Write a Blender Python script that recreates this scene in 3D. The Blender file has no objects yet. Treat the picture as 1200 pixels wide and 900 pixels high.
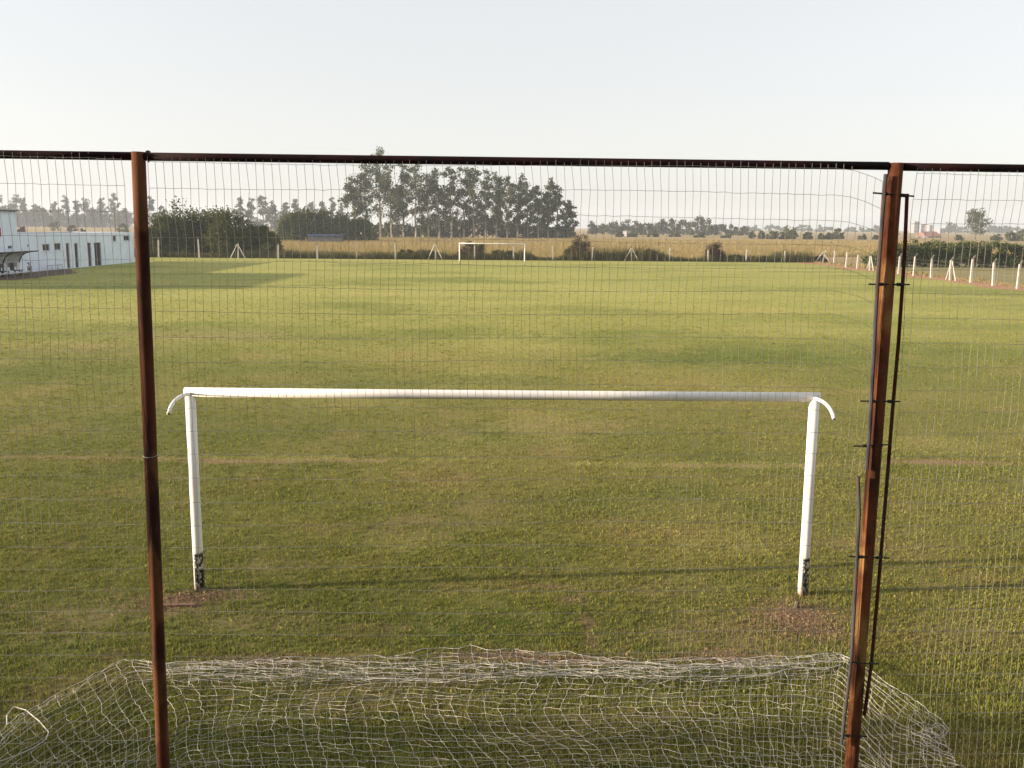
import bpy, bmesh, math, random
import numpy as np
from mathutils import Vector, Matrix
random.seed(7); RNG = np.random.default_rng(11)
S = bpy.context.scene
COL = S.collection
R = math.radians

# ------------------------------------------------------------------ camera, light, exposure
FPX, PITCH, ROLL, CH = 1111.0, 0.16507, 0.0078, 4.39      # solved from the two goals
FWD = Vector((0, math.cos(PITCH), -math.sin(PITCH)))
UP0 = Vector((0, math.sin(PITCH), math.cos(PITCH)))
RT = Vector((1, 0, 0)) * math.cos(ROLL) + UP0 * math.sin(ROLL)
UP = -Vector((1, 0, 0)) * math.sin(ROLL) + UP0 * math.cos(ROLL)
CAM = Vector((0, 0, CH))
cd = bpy.data.cameras.new('camera'); cam = bpy.data.objects.new('camera', cd); COL.objects.link(cam)
m = Matrix((RT, UP, -FWD)).transposed().to_4x4(); m.translation = CAM
cam.matrix_world = m
cd.sensor_width = 36; cd.lens = FPX / 1200 * 36; cd.clip_start = .1; cd.clip_end = 9000
S.camera = cam
S.view_settings.view_transform = 'Standard'; S.view_settings.look = 'None'
S.view_settings.exposure = 1.15; S.view_settings.gamma = 1
SUN_EL, SUN_AZ = 12.5, 7.0            # azimuth of the shadows, from +X towards +Y
a = R(SUN_AZ); e = R(SUN_EL)
ldir = Vector((math.cos(e) * math.cos(a), math.cos(e) * math.sin(a), -math.sin(e)))
sl = bpy.data.lights.new('sun', 'SUN'); sl.energy = 5.0; sl.angle = R(.7); sl.color = (1, .80, .60)
so = bpy.data.objects.new('sun', sl); COL.objects.link(so); so.location = (-60, -20, 60)
so.rotation_mode = 'QUATERNION'; so.rotation_quaternion = ldir.to_track_quat('-Z', 'Y')
W = bpy.data.worlds.new('World'); S.world = W; W.use_nodes = True
nt = W.node_tree; bg = nt.nodes['Background']
sky = nt.nodes.new('ShaderNodeTexSky'); sky.sky_type = 'NISHITA'; sky.sun_disc = False
sky.sun_elevation = e; sky.sun_rotation = R(270) - a
sky.air_density = 1.0; sky.dust_density = 1.6; sky.ozone_density = 1.0
hs = nt.nodes.new('ShaderNodeHueSaturation'); hs.inputs['Saturation'].default_value = .45
tint = nt.nodes.new('ShaderNodeMix'); tint.data_type = 'RGBA'; tint.blend_type = 'MULTIPLY'; tint.inputs[0].default_value = 1
tint.inputs[7].default_value = (.985, .99, 1.03, 1)
nt.links.new(sky.outputs[0], hs.inputs['Color']); nt.links.new(hs.outputs[0], tint.inputs[6]); 
veil = nt.nodes.new('ShaderNodeMix'); veil.data_type = 'RGBA'; veil.inputs[0].default_value = .55          # thin high cloud veil
veil.inputs[7].default_value = (3.56, 3.46, 3.38, 1); nt.links.new(tint.outputs[2], veil.inputs[6]); nt.links.new(veil.outputs[2], bg.inputs[0])
bg.inputs[1].default_value = .118
S.cycles.volume_bounces = 1

def ray(px, py):
    return (FWD + RT * ((px - 600) / FPX) - UP * ((py - 450) / FPX))
def gnd(px, py, z=0.):
    d = ray(px, py); return CAM + d * ((z - CH) / d.z)
def atY(px, py, Y):
    d = ray(px, py); return CAM + d * (Y / d.y)
def atX(px, py, X):
    d = ray(px, py); return CAM + d * (X / d.x)

# ------------------------------------------------------------------ helpers
def tag(o, label=None, cat=None, group=None, kind=None):
    if label: o['label'] = label
    if cat: o['category'] = cat
    if group: o['group'] = group
    if kind: o['kind'] = kind
    return o
def empty(name, loc=(0, 0, 0), rz=0):
    o = bpy.data.objects.new(name, None); COL.objects.link(o); o.location = loc
    o.rotation_euler = (0, 0, rz); o.empty_display_size = .2; return o
class MB:
    def __init__(s): s.v = []; s.f = []
    def add(s, vs, fs):
        n = len(s.v); s.v += [tuple(v) for v in vs]; s.f += [tuple(i + n for i in f) for f in fs]
    def box(s, c, d, rot=None):
        vs = []
        for x in (-.5, .5):
            for y in (-.5, .5):
                for z in (-.5, .5):
                    p = Vector((x * d[0], y * d[1], z * d[2]))
                    if rot is not None: p = rot @ p
                    vs.append(p + Vector(c))
        s.add(vs, [(0, 1, 3, 2), (4, 6, 7, 5), (0, 4, 5, 1), (2, 3, 7, 6), (0, 2, 6, 4), (1, 5, 7, 3)])
    def tube(s, pts, rad, n=8, cap=True):
        pts = [Vector(p) for p in pts]
        if not hasattr(rad, '__len__'): rad = [rad] * len(pts)
        vs = []; u = None
        for i, p in enumerate(pts):
            t = (pts[min(i + 1, len(pts) - 1)] - pts[max(i - 1, 0)])
            if t.length < 1e-9: t = Vector((0, 0, 1))
            t.normalize()
            if u is None: u = t.orthogonal().normalized()
            u = (u - t * u.dot(t))
            u = u.normalized() if u.length > 1e-6 else t.orthogonal().normalized()
            w = t.cross(u)
            for k in range(n):
                an = 2 * math.pi * k / n
                vs.append(p + (u * math.cos(an) + w * math.sin(an)) * rad[i])
        fs = []
        for i in range(len(pts) - 1):
            for k in range(n):
                fs.append((i * n + k, i * n + (k + 1) % n, (i + 1) * n + (k + 1) % n, (i + 1) * n + k))
        if cap:
            fs.append(tuple(range(n - 1, -1, -1))); fs.append(tuple((len(pts) - 1) * n + k for k in range(n)))
        s.add(vs, fs)
    def build(s, name, mat, parent=None, smooth=False):
        me = bpy.data.meshes.new(name); me.from_pydata(s.v, [], s.f)
        if smooth: me.polygons.foreach_set('use_smooth', [True] * len(me.polygons))
        return link(name, me, mat, parent)
def link(name, me, mat, parent=None):
    me.materials.append(mat); me.update()
    o = bpy.data.objects.new(name, me); COL.objects.link(o)
    if parent: o.parent = parent
    return o
def npmesh(name, V, k):
    """V: (n*k,3) array, faces of k consecutive verts"""
    me = bpy.data.meshes.new(name); n = len(V) // k
    me.vertices.add(n * k); me.vertices.foreach_set('co', V.astype(np.float32).ravel())
    me.loops.add(n * k); me.loops.foreach_set('vertex_index', np.arange(n * k, dtype=np.int32))
    me.polygons.add(n); me.polygons.foreach_set('loop_start', np.arange(0, n * k, k, dtype=np.int32))
    me.update(calc_edges=True); return me

# ---- materials
class NT:
    def __init__(s, name):
        s.m = bpy.data.materials.new(name); s.m.use_nodes = True; s.t = s.m.node_tree
        s.p = s.t.nodes['Principled BSDF']; s.out = s.t.nodes['Material Output']
    def n(s, ty, **kw):
        o = s.t.nodes.new(ty)
        for k, v in kw.items(): setattr(o, k, v)
        return o
    def l(s, a, b): s.t.links.new(a, b)
    def val(s, sock, v):
        if hasattr(v, 'links') or hasattr(v, 'is_output'): s.l(v, sock)
        else: sock.default_value = v
    def math(s, op, a, b=0., c=None, clamp=False):
        o = s.n('ShaderNodeMath', operation=op, use_clamp=clamp)
        s.val(o.inputs[0], a); s.val(o.inputs[1], b)
        if c is not None: s.val(o.inputs[2], c)
        return o.outputs[0]
    def mix(s, f, a, b):
        o = s.n('ShaderNodeMix', data_type='RGBA')
        s.val(o.inputs[0], f)
        s.val(o.inputs[6], (*a, 1) if isinstance(a, tuple) and len(a) == 3 else a)
        s.val(o.inputs[7], (*b, 1) if isinstance(b, tuple) and len(b) == 3 else b)
        return o.outputs[2]
    def noise(s, scale, detail=4, rough=.55, vec=None, stretch=None):
        if vec is None: vec = s.n('ShaderNodeNewGeometry').outputs['Position']
        if stretch:
            mp = s.n('ShaderNodeMapping'); mp.inputs['Scale'].default_value = stretch; s.l(vec, mp.inputs[0]); vec = mp.outputs[0]
        o = s.n('ShaderNodeTexNoise'); o.inputs['Scale'].default_value = scale
        o.inputs['Detail'].default_value = detail; o.inputs['Roughness'].default_value = rough
        s.l(vec, o.inputs['Vector']); return o.outputs[0]
    def ramp(s, f, lo, hi):
        o = s.n('ShaderNodeMapRange', interpolation_type='SMOOTHSTEP'); s.val(o.inputs[0], f)
        o.inputs[1].default_value = lo; o.inputs[2].default_value = hi; return o.outputs[0]
    def bump(s, h, st=.3, dist=.01):
        o = s.n('ShaderNodeBump'); o.inputs['Strength'].default_value = st; o.inputs['Distance'].default_value = dist
        s.l(h, o.inputs['Height']); s.l(o.outputs[0], s.p.inputs['Normal'])
    def done(s, col, rough=.8, metal=0., spec=.3):
        s.val(s.p.inputs['Base Color'], (*col, 1) if isinstance(col, tuple) else col)
        s.val(s.p.inputs['Roughness'], rough); s.val(s.p.inputs['Metallic'], metal)
        s.p.inputs['Specular IOR Level'].default_value = spec; return s.m
OBJ = lambda q: q.n('ShaderNodeTexCoord').outputs['Object']

def mat_plain(name, col, var=.2, scale=3., rough=.8, metal=0., col2=None, spec=.3):
    q = NT(name); f = q.noise(scale, 5)
    c2 = col2 or tuple(max(0, c * (1 - 2 * var)) for c in col)
    return q.done(q.mix(q.ramp(f, .35, .68), c2, col), rough, metal, spec)
def mat_leaf(name, c1, c2, trans=.3, bark=False):
    q = NT(name); g = q.n('ShaderNodeNewGeometry')
    col = q.mix(g.outputs['Random Per Island'], c1, c2)
    nz = q.noise(.45, 3)
    col = q.mix(q.math('MULTIPLY', q.ramp(nz, .4, .7), .5), col, tuple(min(1, a * 1.25) for a in c2))
    d = q.n('ShaderNodeBsdfDiffuse'); t = q.n('ShaderNodeBsdfTranslucent'); mx = q.n('ShaderNodeMixShader')
    q.l(col, d.inputs[0]); q.l(col, t.inputs[0]); mx.inputs[0].default_value = trans
    q.l(d.outputs[0], mx.inputs[1]); q.l(t.outputs[0], mx.inputs[2]); q.l(mx.outputs[0], q.out.inputs[0])
    q.t.nodes.remove(q.p); return q.m

# bare / worn places on the pitch: x, y, rx, ry, strength
g = lambda px, py: gnd(px, py)
BARE = []
for px, py, rx, ry, s in [(205, 703, .55, .28, 1.), (232, 700, .3, .22, .9), (262, 698, .5, .2, .7), (180, 715, .5, .2, .6),
                          (935, 722, .55, .5, 1.), (955, 735, .5, .45, .9), (905, 735, .6, .35, .65), (860, 770, .7, .22, .8),
                          (600, 770, .9, .16, 1.), (680, 776, .8, .14, .8), (310, 776, .5, .15, .9), (330, 770, .5, .1, .7), (800, 773, .6, .14, .7),
                          (640, 688, .45, .06, .8), (672, 703, .16, .13, .7), (688, 730, .1, .22, .7), (693, 752, .12, .2, .6),
                          (440, 738, .45, .2, .35), (420, 830, .5, .2, .4), (130, 770, .3, .2, .5), (55, 815, .3, .3, .4),
                          (60, 536, 2.2, .16, .6), (210, 538, 1.1, .14, .65), (290, 541, 1.4, .16, .9), (400, 540, 1.2, .16, .7), (850, 546, 1.6, .15, .65), (1100, 542, 1.6, .24, .9),
                          (520, 505, 1.2, .9, .25), (660, 500, 1.6, .9, .35), (490, 610, .6, .5, .4), (560, 600, .9, .8, .25), (930, 470, 1., .8, .2),
                          (240, 392, 4, 2.2, .3), (90, 410, 3, 1.5, .3), (760, 690, .9, .4, .3), (1040, 640, .9, .9, .3), (860, 745, 1.5, .5, .5), (430, 800, 1.6, .5, .45), (300, 730, .9, .4, .4), (1100, 745, 1.1, .6, .35), (80, 725, .9, .6, .4), (700, 850, 1.3, .4, .4), (480, 620, .8, .6, .3), (330, 660, .7, .4, .3)]:
    p = g(px, py); BARE.append((p.x, p.y, rx, ry, s))
GREEN = []
for px, py, rx, ry, s in [(860, 420, 5.5, 2.4, .9), (380, 395, 4, 1.4, .4), (690, 400, 3, 1.5, .4), (590, 445, 2, 1.2, .6), (680, 590, 1.5, 1., .6), (760, 580, 1.2, .9, .5),
                          (560, 735, 1.3, .5, .6), (190, 540, 1.2, 1., .4), (560, 350, 5, 2.2, .35), (20, 440, 3, 2, .6), (950, 372, 6, 2, .3), (640, 650, 1, .6, .4), (40, 760, 1, .9, .3)]:
    p = g(px, py); GREEN.append((p.x, p.y, rx, ry, s))

PALE = []
for px, py, rx, ry, s in [(560, 355, 5, 9, .6), (610, 400, 2.5, 4, .5), (570, 445, 1.6, 3, .45), (640, 500, 1.6, 2., .5), (540, 520, 1.2, 1.5, .35), (760, 345, 8, 6, .5), (900, 385, 5, 3, .45), (1000, 350, 8, 5, .4), (260, 345, 6, 4, .5),
                          (120, 375, 5, 3, .45), (430, 470, 1.5, 1.5, .3), (820, 545, 3., .25, .7), (350, 538, 4., .2, .6), (1080, 520, 1.5, 1, .35), (480, 640, .8, .6, .35), (300, 600, .8, .6, .3), (850, 640, .8, .5, .3)]:
    p = g(px, py); PALE.append((p.x, p.y, rx, ry, s))

def spots(q, pos, lst, wob):
    """max of soft ellipses, edges broken by noise"""
    sep = q.n('ShaderNodeSeparateXYZ'); q.l(pos, sep.inputs[0]); acc = None
    for x, y, rx, ry, s in lst:
        dx = q.math('MULTIPLY', q.math('SUBTRACT', sep.outputs[0], x), 1 / rx)
        dy = q.math('MULTIPLY', q.math('SUBTRACT', sep.outputs[1], y), 1 / ry)
        d = q.math('SQRT', q.math('ADD', q.math('MULTIPLY', dx, dx), q.math('MULTIPLY', dy, dy)))
        v = q.math('MULTIPLY', q.ramp(q.math('ADD', d, wob), 1.35, .25), s)
        acc = v if acc is None else q.math('MAXIMUM', acc, v)
    return acc
def grass_colour(q, blade=False):
    pos = q.n('ShaderNodeNewGeometry').outputs['Position']
    sep = q.n('ShaderNodeSeparateXYZ'); q.l(pos, sep.inputs[0]); Y = sep.outputs[1]
    w = q.math('ADD', q.math('MULTIPLY', q.math('SUBTRACT', q.noise(1.6, 5), .5), 2.4), q.math('MULTIPLY', q.math('SUBTRACT', q.noise(11., 4), .5), 2.6))
    bare = spots(q, pos, BARE, w); green = spots(q, pos, GREEN, w); pale = spots(q, pos, PALE, w)
    n1 = q.noise(.055, 4, .6, stretch=(.7, 1, 1)); n2 = q.noise(.42, 5, .65); n3 = q.noise(6., 4, .7)
    c = q.mix(q.ramp(n1, .36, .62), (.120, .158, .024), (.235, .222, .054))
    c = q.mix(q.math('MULTIPLY', q.ramp(n2, .5, .68), .65), c, (.290, .220, .085))
    c = q.mix(q.math('MULTIPLY', q.ramp(n2, .48, .30), .5), c, (.068, .120, .018))
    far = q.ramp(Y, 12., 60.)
    c = q.mix(q.math('MULTIPLY', far, .62), c, (.415, .425, .118))  # yellower far turf, also lightened in colour for blades catching low sun
    n4 = q.noise(.11, 5, .62, stretch=(.45, 1, 1)); c = q.mix(q.math('MULTIPLY', q.ramp(n4, .52, .36), .55), c, (.120, .165, .030)); c = q.mix(q.math('MULTIPLY', q.ramp(n4, .56, .70), .42), c, (.46, .39, .15))
    c = q.mix(q.math('MULTIPLY', pale, .8), c, (.42, .40, .125))
    c = q.mix(q.math('MULTIPLY', green, .75), c, (.070, .135, .018))
    c = q.mix(q.math('MULTIPLY', q.ramp(n3, .42, .66), .45), c, (.20, .14, .06))
    c = q.mix(q.math('MULTIPLY', bare, .3 if blade else .9), c, (.33, .215, .135))
    return c, n3
def mat_pitch():
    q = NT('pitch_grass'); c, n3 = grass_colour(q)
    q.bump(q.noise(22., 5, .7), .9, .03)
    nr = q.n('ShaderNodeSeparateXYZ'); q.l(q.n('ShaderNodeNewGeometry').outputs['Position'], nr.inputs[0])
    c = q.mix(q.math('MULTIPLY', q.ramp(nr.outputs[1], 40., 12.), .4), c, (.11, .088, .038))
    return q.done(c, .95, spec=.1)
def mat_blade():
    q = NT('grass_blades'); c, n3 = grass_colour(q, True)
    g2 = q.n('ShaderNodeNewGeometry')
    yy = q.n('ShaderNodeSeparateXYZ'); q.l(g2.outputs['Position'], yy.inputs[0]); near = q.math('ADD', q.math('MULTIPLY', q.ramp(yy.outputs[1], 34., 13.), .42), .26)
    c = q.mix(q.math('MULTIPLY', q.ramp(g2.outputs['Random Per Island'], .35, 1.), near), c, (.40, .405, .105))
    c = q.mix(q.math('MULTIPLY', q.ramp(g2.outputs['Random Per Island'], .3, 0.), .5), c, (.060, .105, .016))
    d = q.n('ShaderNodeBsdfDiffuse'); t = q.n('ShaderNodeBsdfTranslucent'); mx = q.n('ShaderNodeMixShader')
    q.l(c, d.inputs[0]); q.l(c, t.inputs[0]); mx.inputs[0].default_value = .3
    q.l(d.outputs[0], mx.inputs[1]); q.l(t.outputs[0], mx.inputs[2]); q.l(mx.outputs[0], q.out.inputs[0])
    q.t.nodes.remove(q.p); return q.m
def mat_field():
    q = NT('dry_field_soil'); n = q.noise(.02, 5); n2 = q.noise(.15, 4, stretch=(.15, 1, 1)); n3 = q.noise(1.5, 4)
    c = q.mix(q.ramp(n, .4, .62), (.30, .22, .11), (.24, .19, .08))
    c = q.mix(q.math('MULTIPLY', q.ramp(n2, .5, .65), .6), c, (.42, .30, .17))
    c = q.mix(q.math('MULTIPLY', q.ramp(n3, .5, .7), .4), c, (.17, .13, .05))
    return q.done(c, .95, spec=.1)
def mat_rust(name, base, bright, pale, pa=.5, scale=6.):
    q = NT(name); o = OBJ(q); st = (1, 1, .35)
    a_ = q.noise(scale, 6, .65, vec=o, stretch=st); b_ = q.noise(scale * .6, 3, .5, vec=o, stretch=(1, 1, .5)); c_ = q.noise(scale * 14, 4, .7, vec=o)
    col = q.mix(q.ramp(a_, .35, .62), base, bright)
    col = q.mix(q.math('MULTIPLY', q.ramp(b_, .52, .60), pa), col, pale)
    col = q.mix(q.math('MULTIPLY', q.ramp(c_, .5, .75), .45), col, tuple(x * .45 for x in base))
    q.bump(c_, .6, .006)
    return q.done(col, .8, .0, .12)
def mat_goal():
    q = NT('white_goal_paint'); o = OBJ(q); sep = q.n('ShaderNodeSeparateXYZ'); q.l(o, sep.inputs[0])
    n = q.noise(26., 4, .6, vec=o, stretch=(1, 1, .7)); n2 = q.noise(9., 4, .6, vec=o)
    low = q.ramp(q.math('ADD', sep.outputs[2], q.math('MULTIPLY', q.math('SUBTRACT', n2, .5), .08)), .50, .46)
    side = q.ramp(q.math('ADD', sep.outputs[0], q.math('MULTIPLY', sep.outputs[1], -.4)), -.03, .0)
    f = q.math('MULTIPLY', q.math('MULTIPLY', q.ramp(n, .62, .50), low), side)
    c = q.mix(q.math('MULTIPLY', q.ramp(n2, .5, .75), .35), (.80, .79, .76), (.62, .60, .55))
    c = q.mix(q.math('MULTIPLY', q.ramp(q.noise(7., 5, .7, vec=o, stretch=(1, 1, .25)), .54, .72), .45), c, (.46, .43, .37))
    fl = q.ramp(q.noise(60., 3, .7, vec=o), .68, .72)
    c = q.mix(q.math('MULTIPLY', fl, .5), c, (.25, .22, .18))
    c = q.mix(f, c, (.018, .028, .026))
    c = q.mix(q.math('MULTIPLY', q.ramp(sep.outputs[2], .10, .02), .6), c, (.22, .13, .07))
    return q.done(c, .45, spec=.4)

M = dict(
    pitch=mat_pitch(), blade=mat_blade(), field=mat_field(), goal=mat_goal(),
    rust_red=mat_rust('dark_red_rusty_paint', (.026, .008, .006), (.085, .026, .013), (.19, .085, .035), .5),
    rust_orange=mat_rust('orange_rusty_paint', (.055, .020, .011), (.20, .068, .027), (.36, .20, .075), .75, 5.),
    rail=mat_rust('maroon_rail_paint', (.006, .0025, .003), (.017, .004, .005), (.03, .008, .008), .4),
    bar_grey=mat_rust('grey_steel_bar', (.04, .04, .045), (.075, .075, .085), (.11, .07, .05), .5, 14.),
    bar_red=mat_rust('dark_red_bar', (.05, .012, .012), (.10, .022, .018), (.06, .05, .05), .5, 9.),
    iron=mat_plain('dark_iron', (.05, .045, .045), .3, 40, .6, .3),
    wire=mat_plain('galvanised_wire', (.40, .395, .375), .25, 3., .5, .35),
    net=mat_plain('white_net_cord', (.60, .585, .55), .15, 5., .9),
    wall=mat_plain('white_wall_shade_blue', (.76, .85, .96), .05, .8, .8), trim=mat_plain('roof_edge_metal', (.12, .12, .13), .2, 2, .6),  # white walls; the blue of their skylit shade is put into the colour
    glass=mat_plain('dark_window_glass', (.03, .035, .04), .2, 2, .15, spec=.5), frame=mat_plain('grey_window_frame', (.35, .36, .38), .1, 5),
    door=mat_plain('dark_door', (.035, .035, .045), .2, 3, .6), door_red=mat_plain('maroon_door', (.12, .05, .055), .2, 3, .6), red=mat_plain('red_wall_panel', (.5, .05, .06), .1, 3),
    black=mat_plain('black_steel', (.02, .02, .022), .2, 8, .5), sheet=mat_plain('pale_plastic_sheet', (.55, .58, .6), .1, 2, .4), board=mat_plain('white_board', (.7, .7, .7), .1, 3),
    concrete=mat_plain('whitewashed_concrete', (.52, .49, .43), .12, 4., .85), concrete_dark=mat_plain('weathered_concrete', (.22, .19, .17), .2, 6., .9),
    oldwood=mat_plain('grey_old_wood', (.16, .13, .10), .2, 5., .9),
    fwire=mat_plain('thin_fence_wire', (.2, .2, .2), .2, 3., .6, .4), dirt=mat_plain('red_dirt', (.40, .20, .11), .18, .7, .95, col2=(.30, .17, .08)),
    soil=mat_plain('brown_soil', (.13, .085, .06), .2, 1.2, .95),
    verge=mat_plain('mown_verge', (.17, .17, .05), .2, .4, .95, col2=(.24, .19, .07)),
    dry=mat_leaf('dry_tall_grass', (.215, .172, .075), (.33, .265, .12), .3), weed=mat_leaf('weed_leaves', (.045, .055, .020), (.115, .105, .042), .3),
    brownleaf=mat_leaf('brown_scrub_leaves', (.050, .036, .026), (.115, .085, .05), .25),
    hedge=mat_leaf('hedge_leaves', (.035, .055, .016), (.085, .11, .032), .25),
    bush=mat_leaf('dark_bush_leaves', (.034, .050, .016), (.098, .105, .034), .25),
    euca=mat_leaf('eucalyptus_leaves', (.030, .043, .017), (.084, .096, .042), .3),
    hazy=mat_leaf('far_tree_leaves', (.04, .045, .03), (.08, .08, .05), .25),
    bark=mat_plain('pale_bark', (.34, .29, .24), .25, .8, .9), darkbark=mat_plain('dark_bark', (.10, .08, .06), .2, 2, .9),
    cityw=mat_plain('far_building_wall', (.24, .24, .25), .05, .05), roofred=mat_plain('red_tile_roof', (.24, .13, .10), .1, .5), blue=mat_plain('blue_sheet', (.08, .14, .32), .1, .5),
)

# ------------------------------------------------------------------ setting
def sheet(name, poly, z, mat, sub=None):
    b = MB(); b.add([(x, y, z) for x, y in poly], [tuple(range(len(poly)))])
    o = b.build(name, mat); return tag(o, kind='structure')
HB = 2600
sheet('ground', [(-HB, -300), (HB, -300), (HB, HB), (-HB, HB)], 0, M['field'])
YB = gnd(600, 305).y                     # back fence line
LX = -43.0; RX = 38.2
sheet('pitch', [(LX - 30, -40), (RX - .2, -40), (RX - .2, YB + .3), (LX - 30, YB + .3)], .004, M['pitch'])
# dirt strip along the right fence, ragged edge
dl = []; dr = []
for i in range(60):
    y = 20 + (YB + 2 - 20) * i / 59
    dl.append((RX - .5 - .9 * random.random() - .8 * max(0, math.sin(i * .7)), y)); dr.append((RX + 2.2 + 1.2 * random.random(), y))
b = MB(); b.add([(x, y, .012) for x, y in dl] + [(x, y, .012) for x, y in dr], [(i, 60 + i, 61 + i, i + 1) for i in range(59)])
tag(b.build('dirt_track', M['dirt']), kind='structure')
sheet('verge', [(RX - .4, -40), (RX + 60, -40), (RX + 60, YB - 2), (RX - .4, YB - 2)], .004, M['verge'])
p1 = gnd(-40, 329); p2 = gnd(57, 319); p3 = gnd(45, 317.5)
dp = [(p1.x, p1.y)] + [(LX + 4.6 + .8 * random.random(), p1.y + (p2.y - p1.y) * k / 12) for k in range(1, 12)] + [(LX + .6, p2.y + 6), (LX + .01, p2.y + 6), (LX + .01, p1.y)]
sheet('soil_strip', dp, .016, M['soil'])

# ------------------------------------------------------------------ grass blades (stuff)
def bare_at(x, y):
    r = np.zeros_like(x)
    for bx, by, rx, ry, s in BARE:
        d = np.sqrt(((x - bx) / rx) ** 2 + ((y - by) / ry) ** 2)
        r = np.maximum(r, s * np.clip((1.25 - d) / .9, 0, 1))
    return r
_T = np.random.default_rng(3).random((256, 256))
def vn(x, y, s):
    x = x * s + 1000.3; y = y * s + 1000.7; i = np.floor(x).astype(int); j = np.floor(y).astype(int); u = x - i; v = y - j
    u = u * u * (3 - 2 * u); v = v * v * (3 - 2 * v); t = lambda a, b: _T[a & 255, b & 255]
    return (t(i, j) * (1 - u) + t(i + 1, j) * u) * (1 - v) + (t(i, j + 1) * (1 - u) + t(i + 1, j + 1) * u) * v
def cover(x, y):   # clumpy cover
    return .30 * vn(x, y, .7) + .35 * vn(y, x, 3.1) + .45 * vn(x, y, 11.)
def blades(n, y0, y1, hx, ln, wd, fi=0, fo=0):
    nt_ = n // 9; u = RNG.random(nt_); y = 1 / (1 / y0 + u * (1 / y1 - 1 / y0)); x = (RNG.random(nt_) * 2 - 1) * (hx * y + 1.2)
    n = nt_ * 9; x = np.repeat(x, 9) + RNG.normal(size=n) * wd * 2.0; y = np.repeat(y, 9) + RNG.normal(size=n) * wd * 2.0; hs_ = np.repeat(RNG.random(nt_), 9); fade = np.ones(n)
    if fi: fade *= np.clip(np.log(y / y0) / np.log(fi / y0), 0, 1)
    if fo: fade *= np.clip(np.log(y1 / y) / np.log(y1 / fo), 0, 1)
    k = (RNG.random(n) > bare_at(x, y) * .93) & (RNG.random(n) < (cover(x, y) * 1.5 - .05) * fade) & (x > LX + .5) & (x < RX - .8)
    x, y, hs_ = x[k], y[k], hs_[k]; n = len(x)
    h = ln * (.5 + RNG.random(n) * .6) * (.45 + .7 * cover(x, y) + .7 * hs_ ** 2); w = wd * (.6 + RNG.random(n) * .8)
    an = RNG.random(n) * 6.283; le = RNG.random(n) * 1.1; la = RNG.random(n) * 6.283
    dx, dy = np.cos(an) * w / 2, np.sin(an) * w / 2
    V = np.zeros((n, 3, 3)); z = .003
    V[:, 0] = np.stack([x - dx, y - dy, np.full(n, z)], 1); V[:, 1] = np.stack([x + dx, y + dy, np.full(n, z)], 1)
    V[:, 2] = np.stack([x + np.cos(la) * h * np.sin(le), y + np.sin(la) * h * np.sin(le), z + h * np.cos(le)], 1)
    return V.reshape(-1, 3)
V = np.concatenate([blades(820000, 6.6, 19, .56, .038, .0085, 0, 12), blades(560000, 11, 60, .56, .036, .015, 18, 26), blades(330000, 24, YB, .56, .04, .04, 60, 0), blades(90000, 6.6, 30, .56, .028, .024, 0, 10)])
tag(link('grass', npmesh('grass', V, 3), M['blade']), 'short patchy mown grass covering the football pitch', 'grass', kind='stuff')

n = 24000; BB = np.array(BARE); wt_ = BB[:21, 2] * BB[:21, 3] * BB[:21, 4]; bi = RNG.choice(21, n, p=wt_ / wt_.sum())
bx = BB[bi, 0] + RNG.normal(size=n) * BB[bi, 2] * .6; by = BB[bi, 1] + RNG.normal(size=n) * BB[bi, 3] * .6; sz = .0035 + .008 * RNG.random(n) ** 4
d = RNG.normal(size=(n, 3, 3)) * sz[:, None, None]; V = np.stack([bx, by, np.full(n, .012)], 1)[:, None, :] + d
tag(link('soil_crumbs', npmesh('soil_crumbs', V.reshape(-1, 3), 3), mat_leaf('crumbled_soil', (.11, .07, .045), (.31, .21, .14), 0.)), 'crumbs of dry reddish soil on the bare patches around the goal', 'soil', kind='stuff')

def tall_grass(n, x0, x1, y0, y1, h, w, jitter=.4):
    u = RNG.random(n); y = 1 / (1 / y0 + u * (1 / y1 - 1 / y0)); x = x0 + (x1 - x0) * RNG.random(n)
    hh = h * (1 - jitter / 2 + jitter * RNG.random(n)) * (1 + .25 * np.sin(x * .35 + y * .2) * np.sin(y * .13 + x * .07)); ww = w * (.5 + RNG.random(n)) * (y / y0)
    if jitter > .8: hh = hh * (.25 + 1.5 * vn(x, y, .45) ** 1.6 + .3 * vn(x, y, 1.7))
    an = RNG.random(n) * 6.283; le = RNG.random(n) * .5; la = RNG.random(n) * 6.283
    dx, dy = np.cos(an) * ww / 2, np.sin(an) * ww / 2; z0 = np.zeros(n)
    V = np.zeros((n, 3, 3)); V[:, 0] = np.stack([x - dx, y - dy, z0], 1); V[:, 1] = np.stack([x + dx, y + dy, z0], 1)
    V[:, 2] = np.stack([x + np.cos(la) * hh * np.sin(le), y + np.sin(la) * hh * np.sin(le), hh * np.cos(le)], 1)
    return V.reshape(-1, 3)
V = tall_grass(320000, -110, 130, YB + 3.4, YB + 190, .75, .06); V = V.reshape(-1, 3, 3); V = V[~((V[:, 0, 0] > RX + 3) & (V[:, 0, 1] < 150))].reshape(-1, 3)
tag(link('tall_grass', npmesh('tall_grass', V, 3), M['dry']), 'tall dry golden grass filling the field beyond the far fence', 'tall grass', kind='stuff')
V = np.concatenate([tall_grass(16000, -24, RX + 1, YB - .2, YB + 3.2, .85, .08, 1.1), tall_grass(5000, -62, -22, YB + .2, YB + 3, .7, .1, .9)])
tag(link('weeds', npmesh('weeds', V, 3), M['weed']), 'low green weeds growing along the foot of the far fence', 'weeds', kind='stuff')
V = tall_grass(9000, RX + .6, RX + 3.4, 40, YB, .16, .05, .9)
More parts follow.
